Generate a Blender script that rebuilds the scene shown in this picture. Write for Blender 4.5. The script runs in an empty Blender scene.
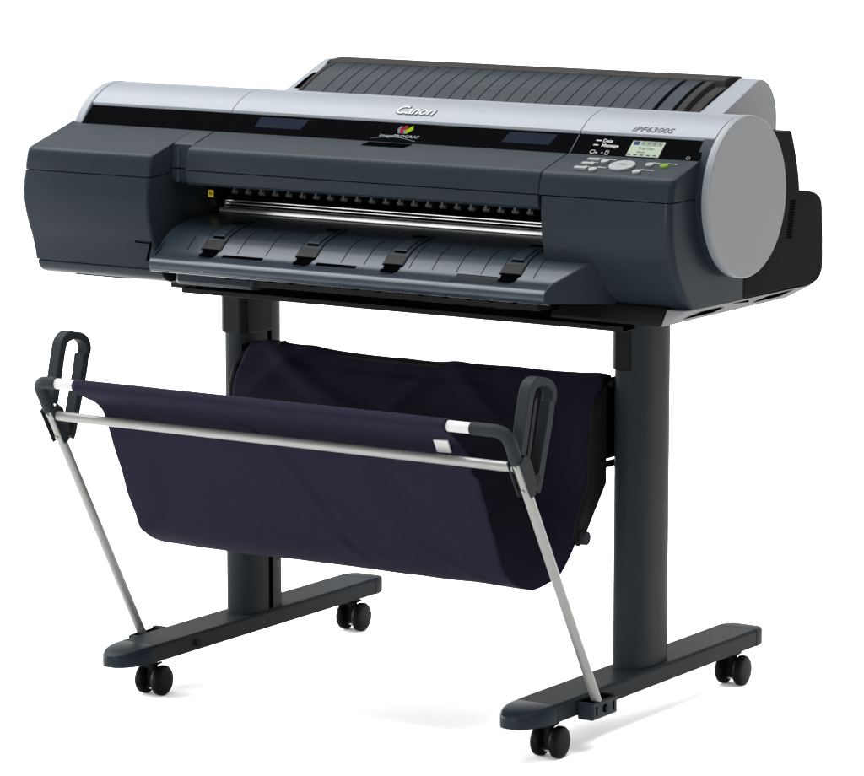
import bpy, bmesh, math, random
from mathutils import Vector, Matrix, noise
random.seed(7)
S = bpy.context.scene
COL = S.collection
R = math.radians

# ------------------------------------------------------------------ materials
def mat(name, col, rough=.45, metal=0., spec=.5, bump=0., bscale=900., var=0., vscale=6., coat=0., emit=None, es=1., sheen=0.):
    m = bpy.data.materials.new(name); m.use_nodes = True
    n, l = m.node_tree.nodes, m.node_tree.links
    b = n['Principled BSDF']
    b.inputs['Base Color'].default_value = (*col, 1)
    b.inputs['Roughness'].default_value = rough
    b.inputs['Metallic'].default_value = metal
    b.inputs['Specular IOR Level'].default_value = spec
    b.inputs['Coat Weight'].default_value = coat
    b.inputs['Coat Roughness'].default_value = .08
    b.inputs['Sheen Weight'].default_value = sheen
    tc = n.new('ShaderNodeTexCoord')
    if var:
        t = n.new('ShaderNodeTexNoise'); t.inputs['Scale'].default_value = vscale; t.inputs['Detail'].default_value = 5
        l.new(tc.outputs['Object'], t.inputs['Vector'])
        mx = n.new('ShaderNodeMix'); mx.data_type = 'RGBA'
        mx.inputs['A'].default_value = (*[c*(1-var) for c in col], 1)
        mx.inputs['B'].default_value = (*[min(1, c*(1+var)) for c in col], 1)
        l.new(t.outputs['Fac'], mx.inputs['Factor']); l.new(mx.outputs['Result'], b.inputs['Base Color'])
        mr = n.new('ShaderNodeMapRange'); mr.inputs['To Min'].default_value = rough*.88; mr.inputs['To Max'].default_value = min(1, rough*1.12)
        l.new(t.outputs['Fac'], mr.inputs['Value']); l.new(mr.outputs['Result'], b.inputs['Roughness'])
    if bump:
        t = n.new('ShaderNodeTexNoise'); t.inputs['Scale'].default_value = bscale; t.inputs['Detail'].default_value = 2
        l.new(tc.outputs['Object'], t.inputs['Vector'])
        bp = n.new('ShaderNodeBump'); bp.inputs['Strength'].default_value = bump; bp.inputs['Distance'].default_value = .0006
        l.new(t.outputs['Fac'], bp.inputs['Height']); l.new(bp.outputs['Normal'], b.inputs['Normal'])
    if emit:
        b.inputs['Emission Color'].default_value = (*emit, 1); b.inputs['Emission Strength'].default_value = es
    return m

M = {}
M['char'] = mat('charcoal_plastic', (0.00550,0.00774,0.00972), 0.3, spec=0.036, bump=.10, bscale=1500, var=.10, vscale=5)
M['charside'] = M['char']
M['tray'] = mat('tray_plastic', (0.0085,0.0117,0.0152), 0.27, spec=0.21, bump=.12, bscale=1500, var=.08, vscale=5)
M['tray'].node_tree.nodes['Principled BSDF'].inputs['Specular Tint'].default_value = (.82, .91, 1, 1)
M['char'].node_tree.nodes['Principled BSDF'].inputs['Specular Tint'].default_value = (.80, .90, 1, 1)
M['silver'] = mat('silver_plastic', (0.06260,0.06992,0.07856), .40, spec=0.15, bump=.05, bscale=1300, var=.03, vscale=4)
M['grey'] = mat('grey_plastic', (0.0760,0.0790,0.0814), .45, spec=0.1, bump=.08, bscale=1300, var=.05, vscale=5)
M['pan'] = mat('grey_base_plastic', (0.1050,0.1065,0.1080), 0.8, spec=0.0, bump=.1)
M['gloss'] = mat('black_gloss', (0.0009,0.0009,0.0011), .20, spec=0.0)
M['black'] = mat('black_plastic', (0.0025,0.0026,0.0029), .55, spec=0.03, bump=.1, bscale=900)
M['rear'] = mat('rear_plastic', (0.0034,0.0037,0.0042), .5, spec=0.005, bump=.15, bscale=900, var=.1)
M['roller'] = mat('roller_rubber', (.010,.0103,.011), .5, spec=.2)
M['void'] = mat('dark_interior', (0.0004,0.0004,0.0005), .7, spec=0.0)
M['stand'] = mat('stand_metal', (0.00815,0.00960,0.01086), .48, spec=0.02, bump=.14, bscale=1400, var=.10, vscale=7)
M['bracket'] = mat('bracket_plastic', (0.0029,0.0029,0.0028), .55, spec=0.03, bump=.1)
M['wheel'] = mat('caster_rubber', (0.0020,0.0020,0.0021), .45, spec=0.03, bump=.1)
M['alu'] = mat('satin_aluminium', (0.1018,0.1018,0.0980), .42, metal=.45, spec=0.3, bump=.04, bscale=700, var=.04, vscale=12)
M['white'] = mat('white_plastic', (0.1785,0.1785,0.1785), .5, spec=0.2)
M['logo'] = mat('logo_plastic', (.150,.154,.158), .5, spec=.05)
M['steel'] = mat('polished_steel', (.62,.63,.63), .20, metal=1., var=.05, vscale=30)
M['window'] = mat('tinted_window', (0.0040,0.0055,0.0088), 0.5, spec=0.0)
M['taupe'] = mat('brown_tinted_plastic', (0.0155,0.0147,0.0143), .35, spec=0.0, var=.25, vscale=14)
M['button'] = mat('button_plastic', (0.0837,0.0868,0.0883), .4, spec=0.08, var=.04, vscale=40)
M['ink'] = mat('white_print', (0.1328,0.1368,0.1368), .6, spec=0.0)
M['greyink'] = mat('grey_print', (0.0300,0.0360,0.0420), .6, spec=0.0)
M['etched'] = mat('etched_print', (0.0400,0.0450,0.0500), .6, spec=0.0)
M['darkink'] = mat('dark_print', (0.0200,0.0240,0.0400), .6, spec=0.0)
M['lcd'] = mat('lit_screen', (0.0180,0.0280,0.0150), .25, spec=0.0, emit=(.60,.65,.55), es=.62)
M['lcdink'] = mat('screen_print', (0.0040,0.0060,0.0140), .4, spec=0.0, emit=(.07,.10,.20), es=.5)
M['green'] = mat('green_lamp', (0.0202,0.0420,0.0050), .4, spec=0.05, emit=(.33,.55,.08), es=.22)
M['lime'] = mat('lime_print', (0.0600,0.0850,0.0020), .5, spec=0.0)
M['palegrey'] = mat('pale_grey_print', (.095,.100,.108), .6, spec=0.)
M['red'] = mat('red_print', (0.0750,0.0040,0.0060), .5, spec=0.0)
M['bluegrey'] = mat('blue_grey_print', (0.0405,0.0459,0.0567), .5, spec=0.0)
M['orange'] = mat('orange_print', (0.0600,0.0110,0.0020), .5, spec=0.0)
M['yellow'] = mat('yellow_label', (0.2700,0.2025,0.0150), .5, spec=0.0)
M['blue'] = mat('blue_strip', (0.0120,0.0280,0.0850), .4, spec=0.0)
M['warm'] = mat('rubber_tip', (0.0085,0.0081,0.0083), .5, spec=0.05)
M['floor'] = mat('white_seamless_paper', (.955,.955,.955), .9, spec=.0, var=.004, vscale=2)

def fabric_mat():
    m = mat('navy_fabric', (0.0037,0.0034,0.0072), .85, spec=0.03, sheen=.0)
    n, l = m.node_tree.nodes, m.node_tree.links
    b = n['Principled BSDF']
    tc = n.new('ShaderNodeTexCoord')
    w1 = n.new('ShaderNodeTexWave'); w1.bands_direction = 'X'; w1.inputs['Scale'].default_value = 330; w1.inputs['Distortion'].default_value = .6
    w2 = n.new('ShaderNodeTexWave'); w2.bands_direction = 'Z'; w2.inputs['Scale'].default_value = 330; w2.inputs['Distortion'].default_value = .6
    ad = n.new('ShaderNodeMath'); ad.operation = 'ADD'
    for w in (w1, w2): l.new(tc.outputs['Object'], w.inputs['Vector'])
    l.new(w1.outputs['Fac'], ad.inputs[0]); l.new(w2.outputs['Fac'], ad.inputs[1])
    bp = n.new('ShaderNodeBump'); bp.inputs['Strength'].default_value = .35; bp.inputs['Distance'].default_value = .0008
    l.new(ad.outputs[0], bp.inputs['Height']); l.new(bp.outputs['Normal'], b.inputs['Normal'])
    t = n.new('ShaderNodeTexNoise'); t.inputs['Scale'].default_value = 160; t.inputs['Detail'].default_value = 8
    l.new(tc.outputs['Object'], t.inputs['Vector'])
    mx = n.new('ShaderNodeMix'); mx.data_type = 'RGBA'
    mx.inputs['A'].default_value = (.0023,.0022,.0054,1); mx.inputs['B'].default_value = (.0053,.0050,.0108,1)
    l.new(t.outputs['Fac'], mx.inputs['Factor']); l.new(mx.outputs['Result'], b.inputs['Base Color'])
    return m
M['fabric'] = fabric_mat()

# ------------------------------------------------------------------ builders
def build(bm, name, m, parent=None, bevel=0., seg=2, ang=35., label=None):
    me = bpy.data.meshes.new(name)
    bmesh.ops.recalc_face_normals(bm, faces=bm.faces)
    org = Vector((0, 0, 0)); p = parent
    while p is not None:
        org += p.location; p = p.parent
    bmesh.ops.translate(bm, verts=bm.verts, vec=-org)
    bm.to_mesh(me); bm.free()
    for ma in (m if isinstance(m, (list, tuple)) else [m]): me.materials.append(M[ma] if isinstance(ma, str) else ma)
    me.polygons.foreach_set('use_smooth', [True]*len(me.polygons))
    me.set_sharp_from_angle(angle=R(ang))
    o = bpy.data.objects.new(name, me); COL.objects.link(o)
    if parent: o.parent = parent
    if bevel:
        b = o.modifiers.new('bevel', 'BEVEL'); b.width = bevel; b.segments = seg; b.limit_method = 'ANGLE'; b.angle_limit = R(38)
        b.harden_normals = True
    if label: o['label'] = label
    return o

def split_build(bm, name, m, parent=None, **kw):
    """every loose piece of bm becomes an object of its own"""
    bm.verts.ensure_lookup_table(); seen = set(); out = []
    for v in bm.verts:
        if v in seen: continue
        st_ = [v]; seen.add(v); isl = []
        while st_:
            a = st_.pop(); isl.append(a)
            for e in a.link_edges:
                b = e.other_vert(a)
                if b not in seen: seen.add(b); st_.append(b)
        nb = bmesh.new(); mp = {a: nb.verts.new(a.co) for a in isl}
        for f in {f for a in isl for f in a.link_faces}: nb.faces.new([mp[x] for x in f.verts]).material_index = f.material_index
        out.append(build(nb, name, m, parent, **kw))
    bm.free(); return out

def NB(): return bmesh.new()

def prism(bm, poly, a0, a1, axis='x', mi=0):
    def P(p, a):
        return {'x': (a, p[0], p[1]), 'y': (p[0], a, p[1]), 'z': (p[0], p[1], a)}[axis]
    A = [bm.verts.new(P(p, a0)) for p in poly]; B = [bm.verts.new(P(p, a1)) for p in poly]
    n = len(poly); fs = []
    for i in range(n):
        j = (i+1) % n
        fs.append(bm.faces.new((A[i], A[j], B[j], B[i])))
    fs.append(bm.faces.new(A[::-1])); fs.append(bm.faces.new(B))
    for f in fs: f.material_index = mi
    return A, B

def rprism(bm, poly, x0, x1, rad, ends=(1, 1), lim=-.19, n=6):
    """extrusion along x whose front edge is rolled back by rad at the chosen ends"""
    xs = []
    if ends[0]: xs += [(x0+rad*(1-math.cos(R(90*k/n))), rad*(1-math.sin(R(90*k/n)))) for k in range(n+1)]
    else: xs += [(x0, 0)]
    if ends[1]: xs += [(x1-rad*(1-math.cos(R(90*k/n))), rad*(1-math.sin(R(90*k/n)))) for k in range(n, -1, -1)]
    else: xs += [(x1, 0)]
    rings = [[bm.verts.new((x, y+(d if y < lim else 0), z)) for y, z in poly] for x, d in xs]
    m = len(poly)
    for A, B in zip(rings, rings[1:]):
        for i in range(m): bm.faces.new((A[i], A[(i+1) % m], B[(i+1) % m], B[i]))
    bm.faces.new(rings[0][::-1]); bm.faces.new(rings[-1])

def box(bm, x0, x1, y0, y1, z0, z1, mi=0):
    prism(bm, [(y0, z0), (y1, z0), (y1, z1), (y0, z1)], x0, x1, 'x', mi)

def tube(bm, path, r, seg=16, cap=True, sx=None):
    path = [Vector(p) for p in path]
    rings = []; up = None
    for i, p in enumerate(path):
        t = ((path[min(i+1, len(path)-1)] - path[max(i-1, 0)])).normalized()
        if up is None:
            up = Vector((0, 0, 1)) if abs(t.z) < .9 else Vector((0, 1, 0))
        up = (up - t*up.dot(t)).normalized(); sd = t.cross(up)
        rr = r[i] if isinstance(r, (list, tuple)) else r
        rings.append([bm.verts.new(p + (up*math.cos(a) + sd*math.sin(a))*rr) for a in [2*math.pi*k/seg for k in range(seg)]])
    for A, B in zip(rings, rings[1:]):
        for k in range(seg):
            bm.faces.new((A[k], A[(k+1) % seg], B[(k+1) % seg], B[k]))
    if cap:
        bm.faces.new(rings[0][::-1]); bm.faces.new(rings[-1])

def disc(bm, c, r, a0, a1, axis='x', seg=32, mi=0):
    poly = [(c[0]+r*math.cos(2*math.pi*k/seg), c[1]+r*math.sin(2*math.pi*k/seg)) for k in range(seg)]
    return prism(bm, poly, a0, a1, axis, mi)

def fillet(pts, rad, n=8):
    pts = [Vector(p) for p in pts]; out = [pts[0]]
    for a, b, c in zip(pts, pts[1:], pts[2:]):
        u = (a-b).normalized(); v = (c-b).normalized()
        th = u.angle(v); d = min(rad/math.tan(th/2), (a-b).length*.49, (c-b).length*.49)
        p, q = b+u*d, b+v*d
        for k in range(n+1):
            t = k/n
            out.append((1-t)**2*p + 2*t*(1-t)*b + t*t*q)
    out.append(pts[-1]); return out

def spline(pts, n=6):
    out = []; m = len(pts)
    P = [Vector(p) for p in pts]
    for i in range(m-1):
        p0, p1, p2, p3 = P[max(i-1, 0)], P[i], P[i+1], P[min(i+2, m-1)]
        for k in range(n):
            t = k/n
            out.append(.5*((2*p1)+(p2-p0)*t+(2*p0-5*p1+4*p2-p3)*t*t+(-p0+3*p1-3*p2+p3)*t**3))
    out.append(P[-1]); return out

def frame(o, xd, yd):
    xd = Vector(xd).normalized(); yd = Vector(yd).normalized(); zd = xd.cross(yd)
    return Matrix(((xd.x, yd.x, zd.x, o[0]), (xd.y, yd.y, zd.y, o[1]), (xd.z, yd.z, zd.z, o[2]), (0, 0, 0, 1)))

def text(bm, s, F, size, shear=0., bold=0., ext=.0003, sx=1., mi=0, spacing=1.):
    cu = bpy.data.curves.new('t', 'FONT'); cu.body = s; cu.size = size; cu.shear = shear; cu.offset = bold
    cu.extrude = ext; cu.align_x = 'CENTER'; cu.align_y = 'CENTER'; cu.resolution_u = 4; cu.space_character = spacing
    ob = bpy.data.objects.new('t', cu); COL.objects.link(ob)
    dg = bpy.context.evaluated_depsgraph_get(); dg.update()
    me = bpy.data.meshes.new_from_object(ob.evaluated_get(dg))
    me.transform(F @ Matrix.Diagonal((sx, 1, 1, 1)))
    k = len(bm.faces); bm.from_mesh(me); bm.faces.ensure_lookup_table()
    for f in bm.faces[k:]: f.material_index = mi
    bpy.data.objects.remove(ob); bpy.data.curves.remove(cu); bpy.data.meshes.remove(me)

def slab(bm, F, poly, h0, h1, mi=0):
    A = [bm.verts.new(F @ Vector((p[0], p[1], h0))) for p in poly]
    B = [bm.verts.new(F @ Vector((p[0], p[1], h1))) for p in poly]
    n = len(poly); fs = []
    for i in range(n):
        fs.append(bm.faces.new((A[i], A[(i+1) % n], B[(i+1) % n], B[i])))
    fs += [bm.faces.new(A[::-1]), bm.faces.new(B)]
    for f in fs: f.material_index = mi

def rect(w, h, cx=0, cy=0, sk=0): return [(cx-w/2, cy-h/2), (cx+w/2, cy-h/2), (cx+w/2+sk, cy+h/2), (cx-w/2+sk, cy+h/2)]
def ell(a, b, cx=0, cy=0, n=28): return [(cx+a*math.cos(2*math.pi*k/n), cy+b*math.sin(2*math.pi*k/n)) for k in range(n)]

def thing(name, loc, label, cat):
    o = bpy.data.objects.new(name, None); COL.objects.link(o); o.location = loc; o.empty_display_size = .1
    o['label'] = label; o['category'] = cat
    return o

def copytree(o, off, parent):
    c = o.copy(); COL.objects.link(c); c.parent = parent; c.location = o.location + Vector(off)
    for ch in list(o.children): copytree(ch, (0, 0, 0), c)
    return c

# ------------------------------------------------------------------ setting
bm = NB()
pr = [(-14, 0), (6, 0)]
for k in range(1, 13):
    a = R(90*k/12); pr.append((6+2*math.sin(a), 2-2*math.cos(a)))
pr.append((8, 2.3))
for (y0, z0), (y1, z1) in zip(pr, pr[1:]):
    bm.faces.new([bm.verts.new(v) for v in ((-14, y0, z0), (14, y0, z0), (14, y1, z1), (-14, y1, z1))])
bmesh.ops.remove_doubles(bm, verts=bm.verts, dist=1e-5)
fl = build(bm, 'floor', 'floor'); fl['kind'] = 'structure'

# ================================================================== PRINTER
PR = thing('printer', (0, 0, .655), 'wide charcoal and silver large format printer mounted on the stand', 'printer')
SLOPE = lambda y: .894 + .284*(y+.168)
XL, XB, XR = -.591, -.343, .568       # left end, inner face of the tank cover, right side
XM0, XM1 = -.302, .3435

# --- tank cover (left block)
bm = NB()
up = [(-.160, .8962), (-.2735, .8638), (-.2770, .8622), (-.2793, .8592), (-.2825, .851), (-.2853, .8410), (-.2872, .8293), (-.245, .8309), (-.215, .8385), (-.160, .8395)]
rprism(bm, up, XL, XB, .006, lim=-.262)
tank = build(bm, 'tank_cover', 'char', PR, .0008, 2, 30)
bm = NB()
st = [(-.160, .8962), (-.216, .8803), (-.222, .8765), (-.225, .868), (-.228, .8398), (-.160, .8398)]
prism(bm, st, XB+.0005, XM0-.0022)
sl = [(-.160, .8385), (-.228, .8385), (-.227, .822), (-.222, .8165), (-.160, .8165)]
prism(bm, sl, XB+.0005, XM0-.0022)
tube(bm, [(XB+.012, -.226, .8175), (XB+.012, -.226, .838)], .0045, 12)
tube(bm, [(XB+.012, -.226, .8405), (XB+.012, -.2235, .868)], .0045, 12)
build(bm, 'hinge_post', 'char', tank, .0006, 1)
bm = NB()
lo = spline([(-.2872, .8278), (-.2915, .810), (-.2930, .7955), (-.2905, .773), (-.2835, .748), (-.2735, .7236)], 4)
lo = [(p[0], p[1]) for p in [Vector((q[0], q[1], 0)) for q in lo]]
lo += [(-.2700, .712), (-.2660, .700), (-.2625, .6825), (.0, .6825), (.0, .8372), (-.215, .8365), (-.246, .8295)]
rprism(bm, lo, XL, XB, .006, lim=-.255)
house = build(bm, 'tank_housing', 'char', PR, .0006, 1, 30)
bm = NB()                                                   # latch outline at the inner corner
FH = frame((0, -.2748, .7266), (1, 0, 0), (0, .38, 1))
for q in ([(XB-.036, .0030), (XB-.003, .0030), (XB-.003, .0040), (XB-.036, .0040)], [(XB-.036, -.0028), (XB-.012, -.0028), (XB-.012, -.0020), (XB-.036, -.0020)], [(XB-.0362, -.0028), (XB-.0350, -.0028), (XB-.0350, .0040), (XB-.0362, .0040)], [(XB-.008, -.030), (XB-.0065, -.030), (XB-.0065, .0035), (XB-.008, .0035)]):
    slab(bm, FH, q, -.004, .0009)
build(bm, 'latch', 'void', house)
bm = NB()
bs = [(-.2610, .6816), (-.2565, .671), (-.248, .6635), (-.234, .659), (.12, .6575), (.12, .6816)]
prism(bm, bs, XL+.002, XB+.004)
bp_ = build(bm, 'base_cover', 'char', PR, .003, 2)
bm = NB()
slab(bm, frame((-.475, -.2395, .6610), (1, 0, 0), (0, -.55, .25)), [(-.055, -.002), (.04, -.002), (.062, .0035), (-.045, .0042)], .0006, .0012)
build(bm, 'grip_slot', 'void', bp_)

# --- front cover (middle)
bm = NB()
mid = [(-.160, .8962), (-.2345, .8750), (-.2385, .8732), (-.2410, .8702), (-.2442, .862), (-.2468, .8520), (-.2485, .8402), (-.160, .8402)]
rprism(bm, mid, XM0, XM1, .003, lim=-.22)
fc = build(bm, 'front_cover', 'char', PR, .0007, 2, 30)
bm = NB()
rprism(bm, [(-.160, .8386), (-.2485, .8386), (-.2482, .828), (-.2460, .8205), (-.2410, .8165), (-.160, .8165)], XM0, XM1, .003, lim=-.22)
build(bm, 'lower_panel', 'char', fc, .0007, 2, 30)
bm = NB()
F = frame((.028, -.180, SLOPE(-.180)), (1, 0, 0), (0, 1, .284))
slab(bm, F, [(-.040, -.0065), (.036, -.0065), (.044, .0075), (-.034, .0075)], .0003, .0012)
build(bm, 'grip_recess', 'void', fc)

# --- operation panel (right, upper) and its control parts
bm = NB()
rp = [(-.150, .8992), (-.2350, .8748), (-.2393, .8730), (-.2420, .8700), (-.2455, .862), (-.2483, .8520), (-.2500, .8402), (-.06, .8402), (-.06, .92)]
rprism(bm, rp, XM1+.0022, XR, .011, (0, 1), lim=-.225, n=8)
panel = build(bm, 'operation_panel', 'char', PR, .0008, 2, 30)
# right shell
bm = NB()
rs = spline([(-.2500, .8386, 0), (-.2510, .810, 0), (-.2470, .771, 0), (-.2340, .735, 0), (-.2110, .7005, 0), (-.1880, .6785, 0)], 5)
rs = [(p[0], p[1]) for p in rs] + [(-.184, .6768), (-.03, .6768), (-.03, .8386)]
rprism(bm, rs, XM1+.0065, XR, .011, (0, 1), lim=-.05, n=8)
shell = build(bm, 'side_shell', 'char', PR, .0006, 1, 30)

F = frame((0, -.20, SLOPE(-.20)), (1, 0, 0), (0, 1, .284))
K = math.hypot(1, .284)
def sp(x, y): return (x, (y+.20)*K)
btn = [(ell(.0085, .0035), None)]
def button(kind, x, y, m='button'):
    bm = NB(); c = sp(x, y)
    if kind == 'bar': slab(bm, F, rect(.021, .0075, c[0], c[1]), -.002, .0032)
    elif kind == 'round': slab(bm, F, ell(.0068, .0062, c[0], c[1]), -.002, .0030)
    elif kind == 'dial':
        slab(bm, F, ell(.0205, .0185, c[0], c[1], 40), -.002, .0030)
    o = build(bm, 'button' if kind != 'dial' else 'dial', m, panel, .0009, 2)
    return o
for x, y in ((.403, -.1885), (.4025, -.2045), (.4000, -.2215)): button('bar', x, y)
for x, y in ((.424, -.1925), (.4215, -.2235), (.4950, -.2225), (.501, -.1945)): button('round', x, y)
dial = button('dial', .4600, -.2040)
button('round', .5250, -.1945, 'green')
bm = NB(); c = sp(.4600, -.2040)
slab(bm, F, ell(.0085, .0075, c[0], c[1], 30), .0028, .0036)
build(bm, 'centre_key', 'button', dial, .0005, 1)
bm = NB()
text(bm, 'OK', frame(F @ Vector((c[0], c[1], .0037)), (1, 0, 0), (0, 1, .284)), .0075, sx=1.2, ext=.0001)
for sx_, sy_ in ((-.0145, 0), (.0145, 0), (0, .0130), (0, -.0130)):
    slab(bm, F, ell(.0012, .0012, c[0]+sx_, c[1]+sy_, 3), .0028, .0032)
build(bm, 'lettering', 'greyink', dial)
for s, x, y in (('Load', .409, -.1800), ('Eject', .408, -.1960), ('Cut', .405, -.2130), ('Back', .431, -.1820), ('Menu', .431, -.2130), ('Navigate', .506, -.2120), ('Stop', .507, -.1845), ('Power', .533, -.1845)):
    q = sp(x, y)
    bm = NB(); text(bm, s, frame(F @ Vector((q[0], q[1], .0004)), (1, 0, 0), (0, 1, .284)), .0068, ext=.0001, bold=.0001)
    build(bm, 'lettering', 'ink', panel)

# --- gloss band
BY0, BZ0, BY1, BZ1 = -.168, .8942, -.1375, .921
bd = Vector((0, BY1-BY0, BZ1-BZ0)); BL = bd.length
bm = NB()
for x0, x1 in ((-.568, -.2912), (-.2900, .3475), (.3487, .566)):
    F0 = frame((0, BY0, BZ0), (1, 0, 0), bd)
    slab(bm, F0, [(x0, -.0005), (x1, -.0005), (x1, BL+.001), (x0, BL+.001)], -.012, 0)
band = build(bm, 'black_band', 'gloss', PR, .0006, 1)
FB = frame((0, BY0, BZ0), (1, 0, 0), bd)
for x0, x1, k in ((.222, .306, .030), (-.232, -.146, .030)):
    bm = NB(); slab(bm, FB, [(x0, .014), (x1, .014), (x1+.006, .0355), (x0+.006, .0355)] if x0 > 0 else [(x0, .014), (x1, .014), (x1+.006, .0355), (x0, .0355)], -.001, .0005)
    build(bm, 'viewing_window', 'window', band)
bm = NB(); slab(bm, FB, [(.3476, 0), (.3486, 0), (.3486, BL), (.3476, BL)], -.002, .0004)
build(bm, 'panel_edge', 'greyink', band)
# screen
bm = NB(); slab(bm, FB, [(.4440, .0020), (.4985, .0020), (.4985, .0325), (.4440, .0325)], -.001, .0012)
scr = build(bm, 'screen', 'lcd', band, .0003, 1)
bm = NB()
slab(bm, FB, [(.4475, .0235), (.4570, .0235), (.4570, .0312), (.4475, .0312)], .0013, .0015)
for i in range(4):
    x = .4600+i*.0093
    for a, b in (((x, .0305), (x+.0075, .0312)), ((x, .0237), (x+.0075, .0244)), ((x, .0237), (x+.0007, .0312)), ((x+.0068, .0237), (x+.0075, .0312))):
        slab(bm, FB, [(a[0], a[1]), (b[0], a[1]), (b[0], b[1]), (a[0], b[1])], .0013, .0015)
    slab(bm, FB, ell(.0018, .0018, x+.0037, .0275, 8), .0013, .0015)
for i in range(5):
    slab(bm, FB, rect(.006, .0022, .4485+i*.0108, .0040), .0013, .0015)
text(bm, 'Tray Man.', frame(FB @ Vector((.473, .0172, .0014)), (1, 0, 0), bd), .0070, ext=.0001)
text(bm, 'Ready', frame(FB @ Vector((.466, .0098, .0014)), (1, 0, 0), bd), .0052, ext=.0001)
build(bm, 'screen_print', 'lcdink', scr)
bm = NB()
text(bm, 'Data', frame(FB @ Vector((.402, .0290, .0003)), (1, 0, 0), bd), .0088, ext=.0001, bold=.0002)
build(bm, 'lettering', 'ink', band); bm = NB()
text(bm, 'Message', frame(FB @ Vector((.4095, .0198, .0003)), (1, 0, 0), bd), .0088, ext=.0001, bold=.0002)
build(bm, 'lettering', 'ink', band)
bm = NB(); slab(bm, FB, rect(.0085, .0022, .3860, .0290), .0002, .0005); slab(bm, FB, rect(.0085, .0022, .3850, .0198), .0002, .0005)
split_build(bm, 'status_lamp', 'ink', band)
bm = NB()
# feed icons: roll, drop and sheet
def ring(cx, cy, a, b, w):
    o = ell(a, b, cx, cy, 16); i = ell(a-w, b-w, cx, cy, 16)
    for k in range(16):
        j = (k+1) % 16; slab(bm, FB, [o[k], o[j], i[j], i[k]], .0002, .0005)
bm.free(); bm = NB()
ring(.3855, .0060, .0048, .0036, .0010); slab(bm, FB, rect(.004, .0015, .3850, .0022), .0002, .0005); slab(bm, FB, rect(.003, .002, .3925, .0045), .0002, .0005)
build(bm, 'feed_icon', 'ink', band); bm = NB(); slab(bm, FB, rect(.0022, .0022, .4020, .0050), .0002, .0005)
for cx, cy, w, h in ((.4075, .0055, .0008, .0075), (.4125, .0055, .0008, .0075), (.4100, .0092, .0056, .0008), (.4100, .0018, .0056, .0008)): slab(bm, FB, rect(w, h, cx, cy), .0002, .0005)
split_build(bm, 'feed_icon', 'ink', band); bm = NB()
ring(.548, .0045, .0034, .0030, .0005)
build(bm, 'status_lamp', 'ink', band)
# emblem on the band
bm = NB()
def em(poly, mi): slab(bm, FB, poly, .0003, .0006, mi)
def epx(px, py):                                            # emblem drawn upright, leaning with the band
    dx, dy = (px-315)/10.8, (425-py)/10.8
    v = .0190 + (dy + .065*dx)/491.
    return (.0330 + dx/560. - .44*(v-.0190), v)
def em(pts, mi): slab(bm, FB, [epx(*p) for p in pts], .0003, .0006, mi)
em([(315, 425), (343, 429), (343, 381), (315, 378)], 0)
em([(318, 374), (345, 377), (372, 352), (350, 350)], 0)
em([(347, 429), (376, 432), (376, 384), (347, 381)], 1)
em([(349, 377), (378, 380), (424, 348), (398, 346)], 1)
em([(381, 432), (402, 434), (402, 388), (381, 385)], 0)
em([(384, 381), (404, 384), (440, 354), (422, 352)], 3)
em([(405, 434), (487, 390), (487, 346), (405, 390)], 2)
build(bm, 'emblem', ['bluegrey', 'red', 'lime', 'orange'], band)
bm = NB()
text(bm, 'imagePROGRAF', frame(FB @ Vector((.0385, .0128, .0003)), (1, 0, 0), bd), .0078, sx=1.38, shear=.1, ext=.0001)
build(bm, 'lettering', 'palegrey', band)
bm = NB()
sw = [(-.010+.082*k/14, .0060+.0052*math.sin(math.pi*k/14)-.002*k/14) for k in range(15)]
for a, b in zip(sw, sw[1:]): slab(bm, FB, [(a[0], a[1]-.0004), (b[0], b[1]-.0004), (b[0], b[1]+.0004), (a[0], a[1]+.0004)], .0002, .0004)
bmesh.ops.remove_doubles(bm, verts=bm.verts, dist=2e-4)
build(bm, 'underline', 'bluegrey', band)

# --- silver top cover, three lengths
CY, CZ, CR = -.060, .834, .120
def arc(a0, a1, n, r=CR): return [(CY+r*math.cos(R(a0+(a1-a0)*k/n)), CZ+r*math.sin(R(a0+(a1-a0)*k/n))) for k in range(n+1)]
top = [(BY1+.004, BZ1-.006), (BY1-.0005, BZ1+.0008)] + arc(130.2, 48, 26) + [(.0, .90), (-.10, .90)]
for i, (x0, x1) in enumerate(((-.568, -.2910), (-.2900, .3490), (.3500, .5775))):
    bm = NB(); prism(bm, top, x0, x1)
    o = build(bm, 'top_cover', 'silver', PR, .0006, 2, 40)
    if i == 1: tc1 = o
    if i == 2: tc2 = o
def arcframe(x, ang, h=.0):
    a = R(ang); return frame((x, CY+(CR+h)*math.cos(a), CZ+(CR+h)*math.sin(a)), (1, 0, 0), (0, math.sin(a), -math.cos(a)))
bm = NB(); text(bm, 'Canon', arcframe(.043, 119.5, .0004), .0285, shear=.22, bold=.0004, ext=.0008, sx=.98, spacing=.95)
build(bm, 'logo', 'logo', tc1)
bm = NB(); text(bm, 'Canon', arcframe(.0432, 119.4, .0001), .0288, shear=.22, bold=.0016, ext=.0003, sx=.98, spacing=.95)  # grey copy behind the letters paints their emboss shadow
build(bm, 'logo_shade', 'greyink', tc1)
bm = NB(); text(bm, 'iPF6300S', arcframe(.4685, 125.5, .0003), .0150, shear=.2, ext=.0003, sx=1.2, spacing=1.05)
build(bm, 'lettering', 'etched', tc2)

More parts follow.
